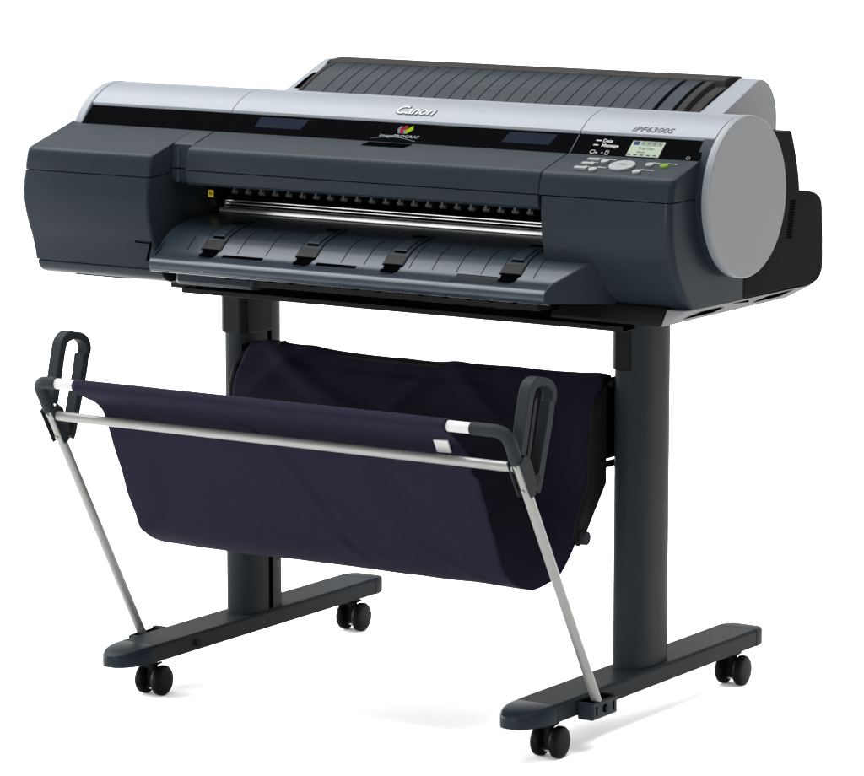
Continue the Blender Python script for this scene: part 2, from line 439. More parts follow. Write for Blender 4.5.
# --- round end caps
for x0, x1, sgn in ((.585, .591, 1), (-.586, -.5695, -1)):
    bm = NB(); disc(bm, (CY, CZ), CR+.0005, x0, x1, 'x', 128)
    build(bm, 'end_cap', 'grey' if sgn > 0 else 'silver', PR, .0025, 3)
bm = NB()                                                  # silver rim round the right cap
o_ = [(CY+(CR+.0008)*math.cos(2*math.pi*k/128), CZ+(CR+.0008)*math.sin(2*math.pi*k/128)) for k in range(128)]
prism(bm, o_, .5790, .5875); build(bm, 'cap_rim', 'silver', PR, .0012, 2)
bm = NB(); disc(bm, (CY, CZ), CR-.0012, .560, .5795, 'x', 96); build(bm, 'cap_seat', 'char', PR)

# --- rear housing
bm = NB()
rh = [(-.0295, .6768), (.150, .6768), (.188, .6735), (.208, .6785), (.2197, .6850), (.2262, .6960), (.2272, .710), (.2258, .7474), (.2230, .7900), (.2205, .8010), (.2138, .8095), (.1990, .8160), (.1800, .8200), (.1478, .8234), (.1445, .845), (.1395, .8640), (.1300, .8905), (.1205, .9130), (.1165, .9175), (.06, .9200), (-.0295, .9200)]
prism(bm, rh, -.572, .5682)
rear = build(bm, 'rear_housing', 'rear', PR, .0025, 2)
bm = NB()
for k in range(14):
    z = .8095-k*.0042; y = .1250-k*.00085
    box(bm, .5670, .5686, y-.0085, y+.0085, z-.0012, z+.0012)
build(bm, 'vent', 'void', rear)
# --- base pan with the pale undercut along the right end
bm = NB()
A = [bm.verts.new(v) for v in ((.52, -.196, .6770), (.5680, -.196, .6770), (.5680, .190, .6740), (.52, .190, .6740))]
B = [bm.verts.new(v) for v in ((.5200, -.214, .6540), (.5360, -.214, .6540), (.5360, .168, .6540), (.5200, .168, .6540))]
for i in range(4): bm.faces.new((A[i], A[(i+1) % 4], B[(i+1) % 4], B[i]))
bm.faces.new(A[::-1]); bm.faces.new(B)
pan = build(bm, 'base_pan', 'pan', PR, .0015, 1)
bm = NB()
FP = frame((.5532, 0, .6655), (0, 1, 0), (.0330, 0, .0230))
slab(bm, FP, [(-.175, -.006), (-.085, -.006), (-.070, .006), (-.135, .006)], .0004, .0010)
slab(bm, FP, [(.035, -.004), (.118, -.004), (.145, .015), (.06, .008)], .0004, .0010)
for k in range(7): slab(bm, FP, rect(.004, .010, .062+k*.009, .004), .0008, .0014)
split_build(bm, 'foot_recess', 'void', pan)

# --- chassis: the black core behind the seams, the cavity, lower frame and shade skirt
bm = NB()
prism(bm, [(-.155, .888), (-.262, .857), (-.279, .83), (-.285, .80), (-.276, .755), (-.256, .70), (-.25, .675), (-.23, .668), (.1, .668), (.1, .888)], XL+.004, XB-.004)
prism(bm, [(-.155, .888), (-.228, .867), (-.243, .84), (-.245, .81), (-.238, .765), (-.215, .715), (-.18, .68), (.0, .668), (.0, .888)], XM1+.012, XR-.006)
prism(bm, [(-.155, .888), (-.228, .868), (-.240, .845), (-.240, .822), (-.232, .819), (-.098, .819), (-.098, .735), (-.10, .70), (-.190, .668), (.0, .66), (.1, .70), (.1, .90), (-.12, .90)], XM0+.004, XM1+.012)
prism(bm, [(-.155, .886), (-.212, .868), (-.218, .845), (-.218, .822), (-.210, .819), (-.098, .819), (-.098, .735), (-.10, .70), (.0, .66), (.1, .70), (.1, .90), (-.12, .90)], XB-.004, XM0+.004)
prism(bm, [(-.215, .712), (-.222, .690), (-.205, .6555), (.1, .6555), (.1, .735), (-.12, .745)], XB-.002, XM1+.010)
ch = build(bm, 'chassis', 'void', PR)
bm = NB(); rprism(bm, [(-.256, .6835), (-.256, .6665), (-.250, .6605), (-.20, .6605), (-.20, .6835)], -.322, -.165, .012, lim=-.22)
build(bm, 'bracket_cover', 'char', PR, .001, 1)
bm = NB()
prism(bm, [(-.252, .6820), (-.252, .6665), (-.20, .6660), (-.20, .6820)], -.165, .345)
prism(bm, [(-.196, .680), (-.2155, .6580), (-.2155, .6536), (-.12, .6536), (-.12, .680)], .346, .5335)  # black skirt added to stand for shade on the shell's lower front
lf = build(bm, 'frame_and_shade_skirt', 'bracket', PR, .002, 2)
bm = NB()
for k in range(14):
    x = -.215+k*.040
    prism(bm, [(x-.009, .6822), (x+.009, .6822), (x+.003, .6752), (x-.003, .6752)], -.2575, -.2500, 'y')
split_build(bm, 'rib', 'void', lf)

# --- interior: rails, rollers, label
bm = NB()
prism(bm, [(-.1215, .7655), (-.1200, .7690), (-.1165, .7705), (-.106, .7705), (-.106, .7590), (-.1195, .7590), (-.1215, .7610)], -.330, .340)
build(bm, 'guide_rail', 'steel', PR, .0008, 2)
bm = NB()
for dz, dy in ((.7745, -.112), (.7790, -.108)): tube(bm, [(-.318, dy, dz), (.340, dy, dz)], .0018, 10)
box(bm, -.3195, -.3175, -.119, -.106, .762, .780)
split_build(bm, 'guide_wire', 'steel', PR)
wr = None
for k in range(25):
    x = -.300+k*.0262
    bm = NB()
    tube(bm, [(x-.0060, -.117, .7945), (x+.0060, -.117, .7945)], .0036, 10)
    box(bm, x-.0022, x+.0022, -.1215, -.100, .7925, .8030)
    box(bm, x-.0100, x+.0100, -.1150, -.100, .8035, .8085)
    build(bm, 'pinch_roller', 'roller', PR, .0006, 1)
bm = NB(); box(bm, -.3415, -.3315, -.1335, -.1320, .7850, .7965)
lab = build(bm, 'warning_label', 'yellow', PR)
bm = NB(); FL = frame((-.3365, -.1337, .7907), (1, 0, 0), (0, 0, 1))
for a in (35, -35):
    ca, sa = math.cos(R(a)), math.sin(R(a))
    slab(bm, FL, [(ca*u-sa*v, sa*u+ca*v) for u, v in ((-.0034, -.0007), (.0034, -.0007), (.0034, .0007), (-.0034, .0007))], .0, .0003)
build(bm, 'label_print', 'darkink', lab)
bm = NB(); box(bm, -.349, -.331, -.1265, -.112, .771, .782); tube(bm, [(-.336, -.122, .770), (-.336, -.122, .786)], .003, 8)
build(bm, 'carriage_stop', 'black', PR, .001, 1)
bm = NB(); box(bm, -.052, .052, -.1260, -.1180, .7560, .7600)
build(bm, 'cutter_strip', 'blue', PR)

# --- output tray
TP = spline([(-.120, .7600, 0), (-.140, .7610, 0), (-.165, .7590, 0), (-.200, .7525, 0), (-.235, .7425, 0), (-.250, .7338, 0), (-.264, .7229, 0), (-.276, .7135, 0), (-.285, .7100, 0), (-.297, .7085, 0), (-.3050, .7058, 0), (-.3100, .7005, 0), (-.3112, .6945, 0), (-.3085, .6885, 0), (-.300, .6850, 0), (-.25, .6850, 0)], 5)
TPL = [(p[0], p[1]) for p in TP]
def tz(y):
    for (a, za), (b, zb) in zip(TPL, TPL[1:]):
        if a >= y >= b: return za+(zb-za)*(y-a)/(b-a)
    return TPL[-1][1]
def tn(y):
    s = (tz(y+.004)-tz(y-.004))/.008
    return Vector((0, 1, s)).normalized()
bm = NB()
def xr(y): return .400+max(0, (y+.310))*.46 if y < -.23 else .437
def xl(y): return -.3395 if y > -.262 else (-.3395+.0125*min(1, (-.262-y)/.045))
rows = []
NX = 60
for y, z in TPL:
    rows.append([bm.verts.new((xl(y)+(xr(y)-.003-xl(y))*k/NX, y, z)) for k in range(NX+1)])
for A, B in zip(rows, rows[1:]):
    for k in range(NX): bm.faces.new((A[k], A[k+1], B[k+1], B[k]))
tray = build(bm, 'output_tray', 'tray', PR, ang=60)
# side fin on the right, standing a few millimetres proud
def finslab(outer, t):
    A = [bm.verts.new(p) for p in outer]; B = [bm.verts.new((p[0]-t, p[1], p[2])) for p in outer]
    n = len(outer)
    for i in range(n): bm.faces.new((A[i], A[(i+1) % n], B[(i+1) % n], B[i]))
    bm.faces.new(A[::-1]); bm.faces.new(B)
bm = NB()
finslab([(.437, -.230, .7486), (.4005, -.3000, .7160), (.3985, -.3070, .7120), (.3975, -.3130, .7050), (.3970, -.3155, .6975), (.3972, -.3150, .6905), (.3985, -.3110, .6880), (.4542, -.174, .6775), (.4500, -.195, .7080)], .004)
build(bm, 'tray_side', 'char', tray, .0012, 2)
bm = NB()
finslab([(-.3390, -.235, .7405), (-.3335, -.285, .7130), (-.3275, -.3060, .7050), (-.3270, -.3110, .6965), (-.3275, -.3060, .6880), (-.3390, -.20, .680), (-.3390, -.18, .755)], -.003)
build(bm, 'tray_side', 'char', tray, .001, 2)
def patch(x0, x1, y0, y1, h, ny=8, h2=-.001):
    ys = [y0+(y1-y0)*k/ny for k in range(ny+1)]
    def off(x, y, hh):
        t = tn(y); nrm = Vector((0, -t.z, t.y)); return Vector((x, y, tz(y))) + nrm*hh
    T = [[bm.verts.new(off(x, y, h)) for x in (x0, x1)] for y in ys]
    Bt = [[bm.verts.new(off(x, y, h2)) for x in (x0, x1)] for y in ys]
    for i in range(ny):
        bm.faces.new((T[i][0], T[i][1], T[i+1][1], T[i+1][0]))
        for s in (0, 1): bm.faces.new((T[i][s], T[i+1][s], Bt[i+1][s], Bt[i][s]))
    for i in (0, ny): bm.faces.new((T[i][0], T[i][1], Bt[i][1], Bt[i][0]))
bm = NB()                                                 # moulded grooves
for x in (-.283, -.187, -.1335, .007, .049, .130, .171, .214, .258, .349):
    patch(x-.0006, x+.0006, -.270, -.215 if x > -.25 else -.245, .0003)
split_build(bm, 'groove', 'void', tray)
bm = NB()
for x0, x1 in ((-.211, -.135), (-.035, .038)): patch(x0, x1, -.2795, -.2735, .0004, 3)
split_build(bm, 'slot', 'void', tray)
bm = NB(); patch(.218, .2930, -.2745, -.2725, .0004, 2); split_build(bm, 'slot', 'void', tray)
bm = NB(); patch(.2185, .2925, -.2985, -.2740, .0010, 8); build(bm, 'tray_pad', 'stand', tray)
for gx in (-.2385, -.0605, .0995, .3075):
    w = .0175
    bm = NB(); patch(gx-w, gx+w, -.268, -.180, .0012, 10)
    g = build(bm, 'paper_guide', 'tray', tray, ang=50)
    bm = NB()
    for s in (-1, 1): patch(gx+s*(w+.0008)-.0008, gx+s*(w+.0008)+.0008, -.268, -.180, .0006, 10)
    patch(gx-w, gx+w, -.2693, -.2668, .0014, 2)
    patch(gx-.012, gx+.012, -.196, -.188, .0016, 2)
    patch(gx-.0105, gx+.0105, -.2475, -.2435, .0018, 3)
    build(bm, 'guide_gap', 'void', g)
    bm = NB(); patch(gx-.0105, gx+.0105, -.2440, -.208, .0036, 8)
    build(bm, 'guide_slider', 'tray', g, .0008, 2)
    bm = NB(); patch(gx-.005, gx+.005, -.229, -.226, .0042, 2)
    build(bm, 'grip_rib', 'stand', g)
    bm = NB(); patch(gx-w+.001, gx+w-.001, -.2665, -.2515, .0019, 3)
    build(bm, 'guide_tip', 'warm', g)
    # finger notch below the guide
    bm = NB()
    n = 14
    C0 = []
    for k in range(n+1):
        a = math.pi*k/n
        yy = -.2690-.0225*math.sin(a); xx = gx-.001+.0165*math.cos(a)
        t = tn(yy); C0.append(bm.verts.new(Vector((xx, yy, tz(yy))) + Vector((0, -t.z, t.y))*.0007))
    bm.faces.new(C0)
    build(bm, 'finger_notch', 'void', g)
    bm = NB()
    for k in range(4, n):
        a, b = math.pi*k/n, math.pi*(k+1)/n
        q = []
        for ang_, rr in ((a, 1.), (b, 1.), (b, .72), (a, .72)):
            yy = -.2690-.0225*math.sin(ang_)*rr; xx = gx-.001+.0165*math.cos(ang_)*(rr if rr == 1 else .8)
            t = tn(yy); q.append(bm.verts.new(Vector((xx, yy, tz(yy))) + Vector((0, -t.z, t.y))*.0011))
        bm.faces.new(q)
    bmesh.ops.remove_doubles(bm, verts=bm.verts, dist=1e-6)
    build(bm, 'notch_wall', 'tray', g)

# --- roll unit behind the top cover
RU = bpy.data.objects.new('roll_unit', None); COL.objects.link(RU); RU.parent = PR
rz = lambda y: .942+(y-.0847)*.386
ra = [(p[0], p[1]) for p in spline([(.184, .9806, 0), (.196, .9843, 0), (.209, .9840, 0), (.223, .9785, 0), (.2355, .9690, 0), (.2450, .9560, 0), (.2515, .9420, 0), (.2540, .926, 0), (.2540, .905, 0)], 4)]
ra = [(.02, .87), (.015, .9150), (.0847, .9420)] + ra + [(.2540, .890), (.2, .87)]
for x0, x1, xi in ((.427, .470, .4335), (-.343, -.3065, -.3300)):
    bm = NB()
    s = 1 if x0 > 0 else -1
    outer, inner = (x1, lambda y: x0+(xi-x0)*max(0, min(1, (y-.09)/.1))) if s > 0 else (x0, lambda y: x1+(xi-x1)*max(0, min(1, (y-.09)/.1)))
    A = [bm.verts.new((outer, y, z)) for y, z in ra]; B = [bm.verts.new((inner(y), y, z)) for y, z in ra]
    n = len(ra)
    for i in range(n): bm.faces.new((A[i], A[(i+1) % n], B[(i+1) % n], B[i]))
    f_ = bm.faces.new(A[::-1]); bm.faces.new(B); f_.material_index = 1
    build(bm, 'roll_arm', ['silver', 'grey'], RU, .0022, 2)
rc = spline([(.000, .905, 0), (.03, .924, 0), (.06, .9410, 0), (.09, .9562, 0), (.12, .9690, 0), (.145, .9775, 0), (.168, .9830, 0)], 5)
rc = [(p[0], p[1]) for p in rc]
bm = NB(); prism(bm, rc + [(.168, .90), (.0, .88)], -.2955, .3555)
cov = build(bm, 'roll_cover', 'char', RU, ang=50)
bm = NB()
def rpatch(x0, x1, h=.0004):
    T = [[bm.verts.new((x, y-h*.5, z+h)) for x in (x0, x1)] for y, z in rc]
    for P_, Q in zip(T, T[1:]): bm.faces.new((P_[0], P_[1], Q[1], Q[0]))
for k in range(23): x = -.2565+k*.0268; rpatch(x-.00055, x+.00055)
build(bm, 'seam_line', 'void', cov)
bm = NB()                                                  # notch in the cover's front edge
F = frame((.069, .0445, .9335), (1, 0, 0), (0, .03, .0165))
slab(bm, F, ell(.026, .009, 0, 0, 24), -.002, .0012); build(bm, 'grip_recess', 'void', cov)
bm = NB(); prism(bm, rc + [(.168, .90), (.0, .88)], .3640, .3890); build(bm, 'roll_cover', 'char', RU, ang=50)
bm = NB(); prism(bm, [(y, z-.012) for y, z in rc] + [(.168, .88), (.0, .87)], -.330, .43); build(bm, 'roll_bed', 'void', RU)
bm = NB(); prism(bm, [(y, z-.001) for y, z in rc] + [(.168, .90), (.0, .88)], .3945, .4080); build(bm, 'roll_lever', 'taupe', RU, .002, 2)
bm = NB(); prism(bm, [(y, z-.009) for y, z in rc] + [(.168, .90), (.0, .88)], .4105, .4290); build(bm, 'roll_holder', 'taupe', RU, .002, 2)
bm = NB(); prism(bm, [(y, z+.0005) for y, z in rc] + [(.168, .90), (.0, .88)], -.3055, -.2985); build(bm, 'roll_lever', 'taupe', RU, .0015, 2)
bm = NB(); prism(bm, [(.1645, .9835), (.172, .9862), (.200, .9880), (.216, .9872), (.228, .981), (.228, .90), (.1645, .90)], -.3170, .4270)
build(bm, 'roll_lid', 'taupe', RU, .0015, 2)
bm = NB(); prism(bm, [(.10, .90), (.235, .90), (.235, .965), (.225, .972), (.10, .93)], -.30, .43); build(bm, 'roll_case', 'rear', RU, .003, 2)

# ================================================================== STAND
ST = thing('printer_stand', (.02, .02, 0), 'dark metal stand with two columns and four twin wheel casters under the printer', 'stand')
FX = (-.3655, .3730)                                       # foot centres
def supell(cx, cy, a, b, e=2.6, n=64):
    out = []
    for k in range(n):
        t = 2*math.pi*k/n; c, s = math.cos(t), math.sin(t)
        out.append((cx+a*math.copysign(abs(c)**(2/e), c), cy+b*math.copysign(abs(s)**(2/e), s)))
    return out
foot0 = None
for i, fx in enumerate(FX):
    w = .0373
    bm = NB()                                             # main bar
    sec = [(fx-w, .0610), (fx+w, .0610), (fx+w, .0850), (fx+w-.004, .0885), (fx-w+.004, .0885), (fx-w, .0850)]
    prism(bm, sec, -.2965, .322, 'y')
    foot = build(bm, 'foot', 'stand', ST, .0012, 2)
    for y0, y1, drop in ((-.2972, -.374, .011), (.3227, .362, .0035)):      # moulded front and rear caps
        bm = NB()
        n = 20; prev = None
        for k in range(n+1):
            t = k/n
            y = y0+(y1-y0)*math.sin(t*math.pi/2)
            hw = w*(max(0, math.cos(t*math.pi/2)))**(.85 if y1 < 0 else .45)
            zt = .0885-drop*(1-math.cos(t*math.pi/2))**1.0; zb = .0607+.002*t
            e = .004
            hw = max(hw, .0006)
            sec = [(fx-hw, zb), (fx+hw, zb), (fx+hw, zt-e), (fx+hw*.93, zt-.0008), (fx+hw*.80, zt), (fx-hw*.80, zt), (fx-hw*.93, zt-.0008), (fx-hw, zt-e)]
            cur = [bm.verts.new((x, y, z)) for x, z in sec]
            if prev:
                for a in range(8): bm.faces.new((prev[a], prev[(a+1) % 8], cur[(a+1) % 8], cur[a]))
            else: bm.faces.new(cur)
            prev = cur
        bm.faces.new(prev[::-1])
        build(bm, 'foot_cap', 'char' if y1 < 0 else 'stand', foot, ang=50)
    sgn = 1 if i else -1
    bm = NB(); tube(bm, [(fx-sgn*(w-.002), -.1936, .0735), (fx-sgn*(w+.007), -.1936, .0735)], [.0068, .0058], 20)
    build(bm, 'knob', 'black', foot, .001, 2)
    bm = NB()
    for y in (-.245, -.275): tube(bm, [(fx+.02, y, .0555), (fx+.02, y, .062)], .004, 6)
    tube(bm, [(fx+.02, .285, .0565), (fx+.02, .285, .062)], .004, 6); tube(bm, [(fx+.02, .335, .0575), (fx+.02, .335, .062)], .004, 6)
    split_build(bm, 'bolt', 'steel', foot)
    # column
    cx = .3705 if i else -.3635
    bm = NB(); prism(bm, supell(cx, .016, .0295, .058, 2.7), .0880, .653, 'z')
    colm = build(bm, 'column', 'stand', ST, ang=40)
    bm = NB(); box(bm, *((cx+.0290, cx+.0298) if not i else (cx-.0298, cx-.0290)), .016, .027, .0900, .640)
    build(bm, 'cable_groove', 'void', colm)
    # head bracket wrapping the column's front half
    bm = NB()
    x0, x1 = (cx-.0305, cx+.012) if i else (cx-.0325, cx+.030)
    prism(bm, [(x0, .03), (x0, -.020), (x0+.006, -.034), (x0+.016, -.044), (x1, -.0455), (x1, .03)] if i else
              [(x0, .03), (x0, -.020), (x0+.006, -.034), (x0+.016, -.044), (x1-.012, -.0455), (x1-.002, -.038), (x1+.0012, -.020), (x1+.0012, .03)], .5530, .640, 'z')
    build(bm, 'head_bracket', 'bracket', colm, .003, 3)
    bm = NB(); box(bm, cx-.028, cx+.028, -.17, .13, .6405, .6535); build(bm, 'mounting_arm', 'black', ST, .002, 1)
bm = NB(); prism(bm, [(-.185, .6360), (-.150, .6360), (-.150, .6445), (-.185, .6445)], -.3585, .4520)
beam = build(bm, 'crossbeam', 'bracket', ST, .0012, 1)
bm = NB(); box(bm, .4520, .4527, -.184, -.151, .637, .6435); build(bm, 'beam_end', 'void', beam)
bm = NB(); box(bm, -.335, .452, -.178, .10, .6428, .6600); build(bm, 'mounting_plate', 'void', ST)
# casters
def caster(x, y):
    c = bpy.data.objects.new('caster', None); COL.objects.link(c); c.parent = ST; c.location = Vector((x, y, 0))-ST.location
    r = .0247
    for dx in (-.0158, .0158):
        bm = NB(); h = .0072
        for k, (xx, rr) in enumerate(()): pass
        prof = [(-h, r*.80), (-h*.86, r*.90), (-h*.55, r*.985), (0, r), (h*.55, r*.985), (h*.86, r*.90), (h, r*.80)]
        if dx > 0: prof += [(h*1.10, r*.66), (h*1.16, r*.40), (h*1.18, r*.0)]
        else: prof += [(h, 0)]
        prof = [(-h, 0)] + prof
        n = 40; rings = []
        for px, pr_ in prof:
            if pr_ == 0: rings.append([bm.verts.new((x+dx+px, y, r))]*n)
            else: rings.append([bm.verts.new((x+dx+px, y+pr_*math.cos(2*math.pi*k/n), r+pr_*math.sin(2*math.pi*k/n))) for k in range(n)])
        for A, B in zip(rings, rings[1:]):
            for k in range(n):
                vs = []
                for v in (A[k], A[(k+1) % n], B[(k+1) % n], B[k]):
                    if v not in vs: vs.append(v)
                if len(vs) > 2: bm.faces.new(vs)
        build(bm, 'wheel', 'wheel', c, ang=40)
    bm = NB()
    disc(bm, (y+.003, .030), .0145, x-.0060, x+.0060, 'x', 24)
    box(bm, x-.0055, x+.0055, y-.010, y+.012, .012, .040)
    tube(bm, [(x-.001, y-.002, .035), (x-.001, y-.002, .0612)], .0082, 16)
    prism(bm, [(y-.016, .046), (y+.012, .050), (y+.010, .053), (y-.012, .052)], x-.010, x+.010)
    build(bm, 'fork', 'black', c, .0015, 2)
    bm = NB(); tube(bm, [(x-.009, y-.004, .0118), (x+.009, y-.004, .0118)], .0030, 10); build(bm, 'axle', 'steel', c)
for fx in FX:
    for y in (-.2687, .2979): caster(fx+.0082, y)

# ================================================================== BASKET
BK = thing('paper_basket', (0, -.2, .10), 'dark navy fabric paper basket on silver tubes hung below the printer', 'basket')
def tl(z): return -.2209-.5797*(z-.0908)                  # y of the leaning legs
RY, RZ = -.4735, .5255
legs = (-.4205, .4300)
for i, x in enumerate(legs):
    s = 1 if i else -1
    bm = NB(); tube(bm, [(x, tl(.082), .082), (x, tl(.20), .20), (x, tl(.40), .40), (x, tl(.484), .484)], .0077, 24)
    leg = build(bm, 'leg_tube', 'alu', BK)
    bm = NB()                                             # end pin screws
    for z in (.474, .436): tube(bm, [(x, tl(z)-.0066, z-.0038), (x, tl(z)-.0082, z-.0047)], .0026, 10)
    split_build(bm, 'screw', 'alu', leg)
    bm = NB(); yz = tl(.545)
    path = fillet([(x, tl(.478), .478), (x, RY, RZ), (x-s*.0583 if i else x-s*.0379, RY, RZ)], .022, 10)
    tube(bm, path, .0098, 20); build(bm, 'corner_grip', 'stand', BK, ang=50)
    # pivot plates along the tube, either side of it
    bm = NB()
    d = Vector((0, -.5797, 1)).normalized(); nn = Vector((0, -d.z, d.y))*-1
    base = Vector((0, tl(.430), .430))
    for dx in (-.0125, .0095):
        P_ = []
        pts = ((-.004, -.009), (.058, -.009), (.062, .010), (.046, .0175), (.010, .0150), (-.006, .003)) if dx*s < 0 or True else ()
        for u, v in pts:
            q = base + d*u + nn*v; P_.append((q.y, q.z))
        prism(bm, P_, x+dx, x+dx+.003)
    build(bm, 'pivot_plate', 'stand', BK, .0008, 1)
    # clamp on the outer side of the foot
    bm = NB()
    fxo = FX[i]+s*.0375
    a, b = (fxo, fxo+s*.0275)
    x0, x1 = min(a, b), max(a, b)
    box(bm, x0, x1, -.240, -.168, .0555, .0825)
    blk = build(bm, 'foot_clamp', 'char', BK, .003, 3)
    bm = NB()
    box(bm, x0+.003, x1-.004, -.236, -.176, .0820, .0830)
    tube(bm, [(b-s*.001, -.204, .0690), (b+s*.0012, -.204, .0690)], .0062, 16)
    for yy in (-.229, -.179): box(bm, min(b-s*.001, b+s*.0006), max(b-s*.001, b+s*.0006), yy-.0015, yy+.0015, .0625, .0755)
    split_build(bm, 'clamp_slot', 'void', blk)
    bm = NB(); tube(bm, [(b-s*.001, -.204, .0690), (b+s*.0028, -.204, .0690)], .0040, 6); box(bm, x0+.004, x1-.003, -.181, -.170, .083, .0865)
    build(bm, 'clamp_screw', 'black', blk, .0005, 1)
    # hairpin handle
    hx = x - .001
    bar = [(-.441, .487), (-.4300, .528), (-.4200, .566), (-.4135, .5810), (-.4020, .5875), (-.3850, .5870), (-.3690, .5830), (-.3575, .5740), (-.3540, .5620), (-.3590, .5510)]
    bar2 = [(-.3610, .5550), (-.3680, .5250), (-.3840, .4760), (-.3950, .4400), (-.4010, .4290)]
    def strap(pts, t, w, n=5):
        P_ = [Vector((0, p[0], p[1])) for p in pts]
        P_ = spline(P_, n); rings = []
        for k, p in enumerate(P_):
            tt = (P_[min(k+1, len(P_)-1)]-P_[max(k-1, 0)]).normalized(); nv = Vector((0, -tt.z, tt.y))
            th = t(k/(len(P_)-1)) if callable(t) else t
            rings.append([bm.verts.new(p+nv*a*th+Vector((hx+b*w, 0, 0))) for a, b in ((-.5, -.5), (.5, -.5), (.5, .5), (-.5, .5))])
        for A, B in zip(rings, rings[1:]):
            for k in range(4): bm.faces.new((A[k], A[(k+1) % 4], B[(k+1) % 4], B[k]))
        bm.faces.new(rings[0][::-1]); bm.faces.new(rings[-1])
    bm = NB(); strap(bar, lambda t: .015 if t < .5 else .0120, .019)
    hd = build(bm, 'handle', 'stand', BK, .002, 3, 50)
    bm = NB(); strap(bar2, .0150, .019)
    build(bm, 'handle_bar', 'stand', hd, .002, 2, 50)
    bm = NB(); tube(bm, [(hx-.009, -.4060, .4480), (hx+.0125, -.4060, .4480)], .0088, 24)
    build(bm, 'pivot_knob', 'black', hd, .001, 2)
    if i:
        bm = NB()
        prism(bm, [(-.434, .490), (-.420, .545), (-.4100, .577), (-.396, .5800), (-.372, .556), (-.385, .505), (-.402, .448), (-.414, .440)], hx-.0085, hx-.005)
        web = build(bm, 'handle_web', 'black', hd)
        bm = NB(); prism(bm, [(-.3985, .5640), (-.3900, .5640), (-.4130, .4700), (-.4225, .4740)], hx-.0052, hx+.003)
        build(bm, 'slide_bar', 'stand', web, .0008, 1)
# cross tube and top rod
bm = NB(); tube(bm, [(-.4140, tl(.4685), .4685), (0, tl(.4685), .4685), (.4235, tl(.4685), .4685)], .0074, 24)
build(bm, 'cross_tube', 'alu', BK)
bm = NB(); tube(bm, [(-.388, RY, RZ), (.378, RY, RZ)], .0084, 20); rod = build(bm, 'top_rod', 'white', BK)

# fabric sheet
prof = spline([(-.4630, .5300, 0), (-.4700, .5345, 0), (-.4780, .5330, 0), (-.4825, .5270, 0), (-.4800, .5200, 0), (-.4690, .5120, 0), (-.4500, .5015, 0), (-.4310, .4875, 0), (-.4190, .4680, 0), (-.4090, .4440, 0),
               (-.3880, .3980, 0), (-.3664, .3485, 0), (-.3440, .3020, 0), (-.3310, .2820, 0), (-.3060, .2640, 0), (-.2720, .2510, 0), (-.2400, .2450, 0), (-.2050, .2480, 0), (-.1700, .2570, 0), (-.1350, .2850, 0),
               (-.1050, .3290, 0), (-.0890, .3700, 0), (-.0850, .4100, 0), (-.0850, .4600, 0), (-.0750, .4900, 0), (-.0530, .5210, 0), (-.0330, .5385, 0), (-.0210, .5360, 0), (-.0180, .5100, 0), (-.020, .470, 0)], 6)
prof = [(p[0], p[1]) for p in prof]
L = [0]
for a, b in zip(prof, prof[1:]): L.append(L[-1]+math.hypot(b[0]-a[0], b[1]-a[1]))
NXF = 110
bm = NB(); rows = []
for i, (y, z) in enumerate(prof):
    s = L[i]
    a = prof[max(i-1, 0)]; b = prof[min(i+1, len(prof)-1)]
    t = Vector((0, b[0]-a[0], b[1]-a[1])).normalized(); nv = Vector((0, -t.z, t.y))
    front = y < -.25; back = (y > -.12)
    xa = -.345 if i < 42 and z > .50 else -.331
    xb = .3365
    if y < -.25:
        if z > .504: xb = .3325
        elif z > .485: xb = .329
        elif z > .44: xb = .333
        else: xb = .341
        if z > .513: xa = -.3475
        elif z > .485: xa = -.331-.0145*(z-.485)/.028
        else: xa = -.331
    xa += .0022*noise.noise(Vector((s*22, 0, 5))); xb += .0022*noise.noise(Vector((s*22, 9, 5)))
    row = []
    for k in range(NXF+1):
        u = k/NXF; x = xa+(xb-xa)*u
        q = Vector((x*2.6, y*3, z*3))
        amp = .0022 if (front and z < .5) else (.0004 if front else .006)
        d = noise.noise(q*1.7)*amp + noise.noise(q*5.1)*amp*.35
        if front and z < .505:
            # stitched hem and soft diagonal creases
            d -= .0020*math.exp(-((z-.4865)/.0017)**2) + .0014*math.exp(-((z-.3000)/.0022)**2) - .0012*math.exp(-((z-.3055)/.003)**2)
            for cx_, cz_, sl_, ln, w_ in ((-.045, .478, -1.9, .020, .008), (.035, .385, -.55, .075, .011), (.075, .305, -1.2, .035, .012), (-.24, .40, .30, .10, .03), (.21, .36, -.35, .11, .035), (-.29, .30, 1.4, .03, .012), (.27, .29, -1.6, .03, .012)):
                e = (x-cx_)-(z-cz_)*sl_; f = (z-cz_)/ln
                d += .0017*math.exp(-f*f)*(math.exp(-(e/w_)**2) - .7*math.exp(-((e+w_*1.4)/w_)**2))
        if back:
            for cx_, cz_, sl_, ln in ((-.26, .50, 1.2, .05), (-.20, .49, -1.8, .06), (-.13, .47, -2.4, .05), (.26, .50, 1.5, .05), (.12, .50, -1.5, .05), (.0, .49, 1.0, .04)):
                e = (x-cx_)-(z-cz_)*sl_; f = (z-cz_)/ln
                d += .0042*math.exp(-(e/.022)**2-f*f)
        p = Vector((x, y, z)) + nv*d
        if y > -.06 and z > .50: p.z -= .0055*math.sin(math.pi*u)**2*0.8 + .002*noise.noise(Vector((x*9, 3, 0)))
        row.append(bm.verts.new(p))
    rows.append(row)
for A, B in zip(rows, rows[1:]):
    for k in range(NXF): bm.faces.new((A[k], A[k+1], B[k+1], B[k]))
fab = build(bm, 'fabric', 'fabric', BK, ang=80)
sd = fab.modifiers.new('thickness', 'SOLIDIFY'); sd.thickness = .0014; sd.offset = 0
bm = NB()                                                  # sewn tag near the right edge
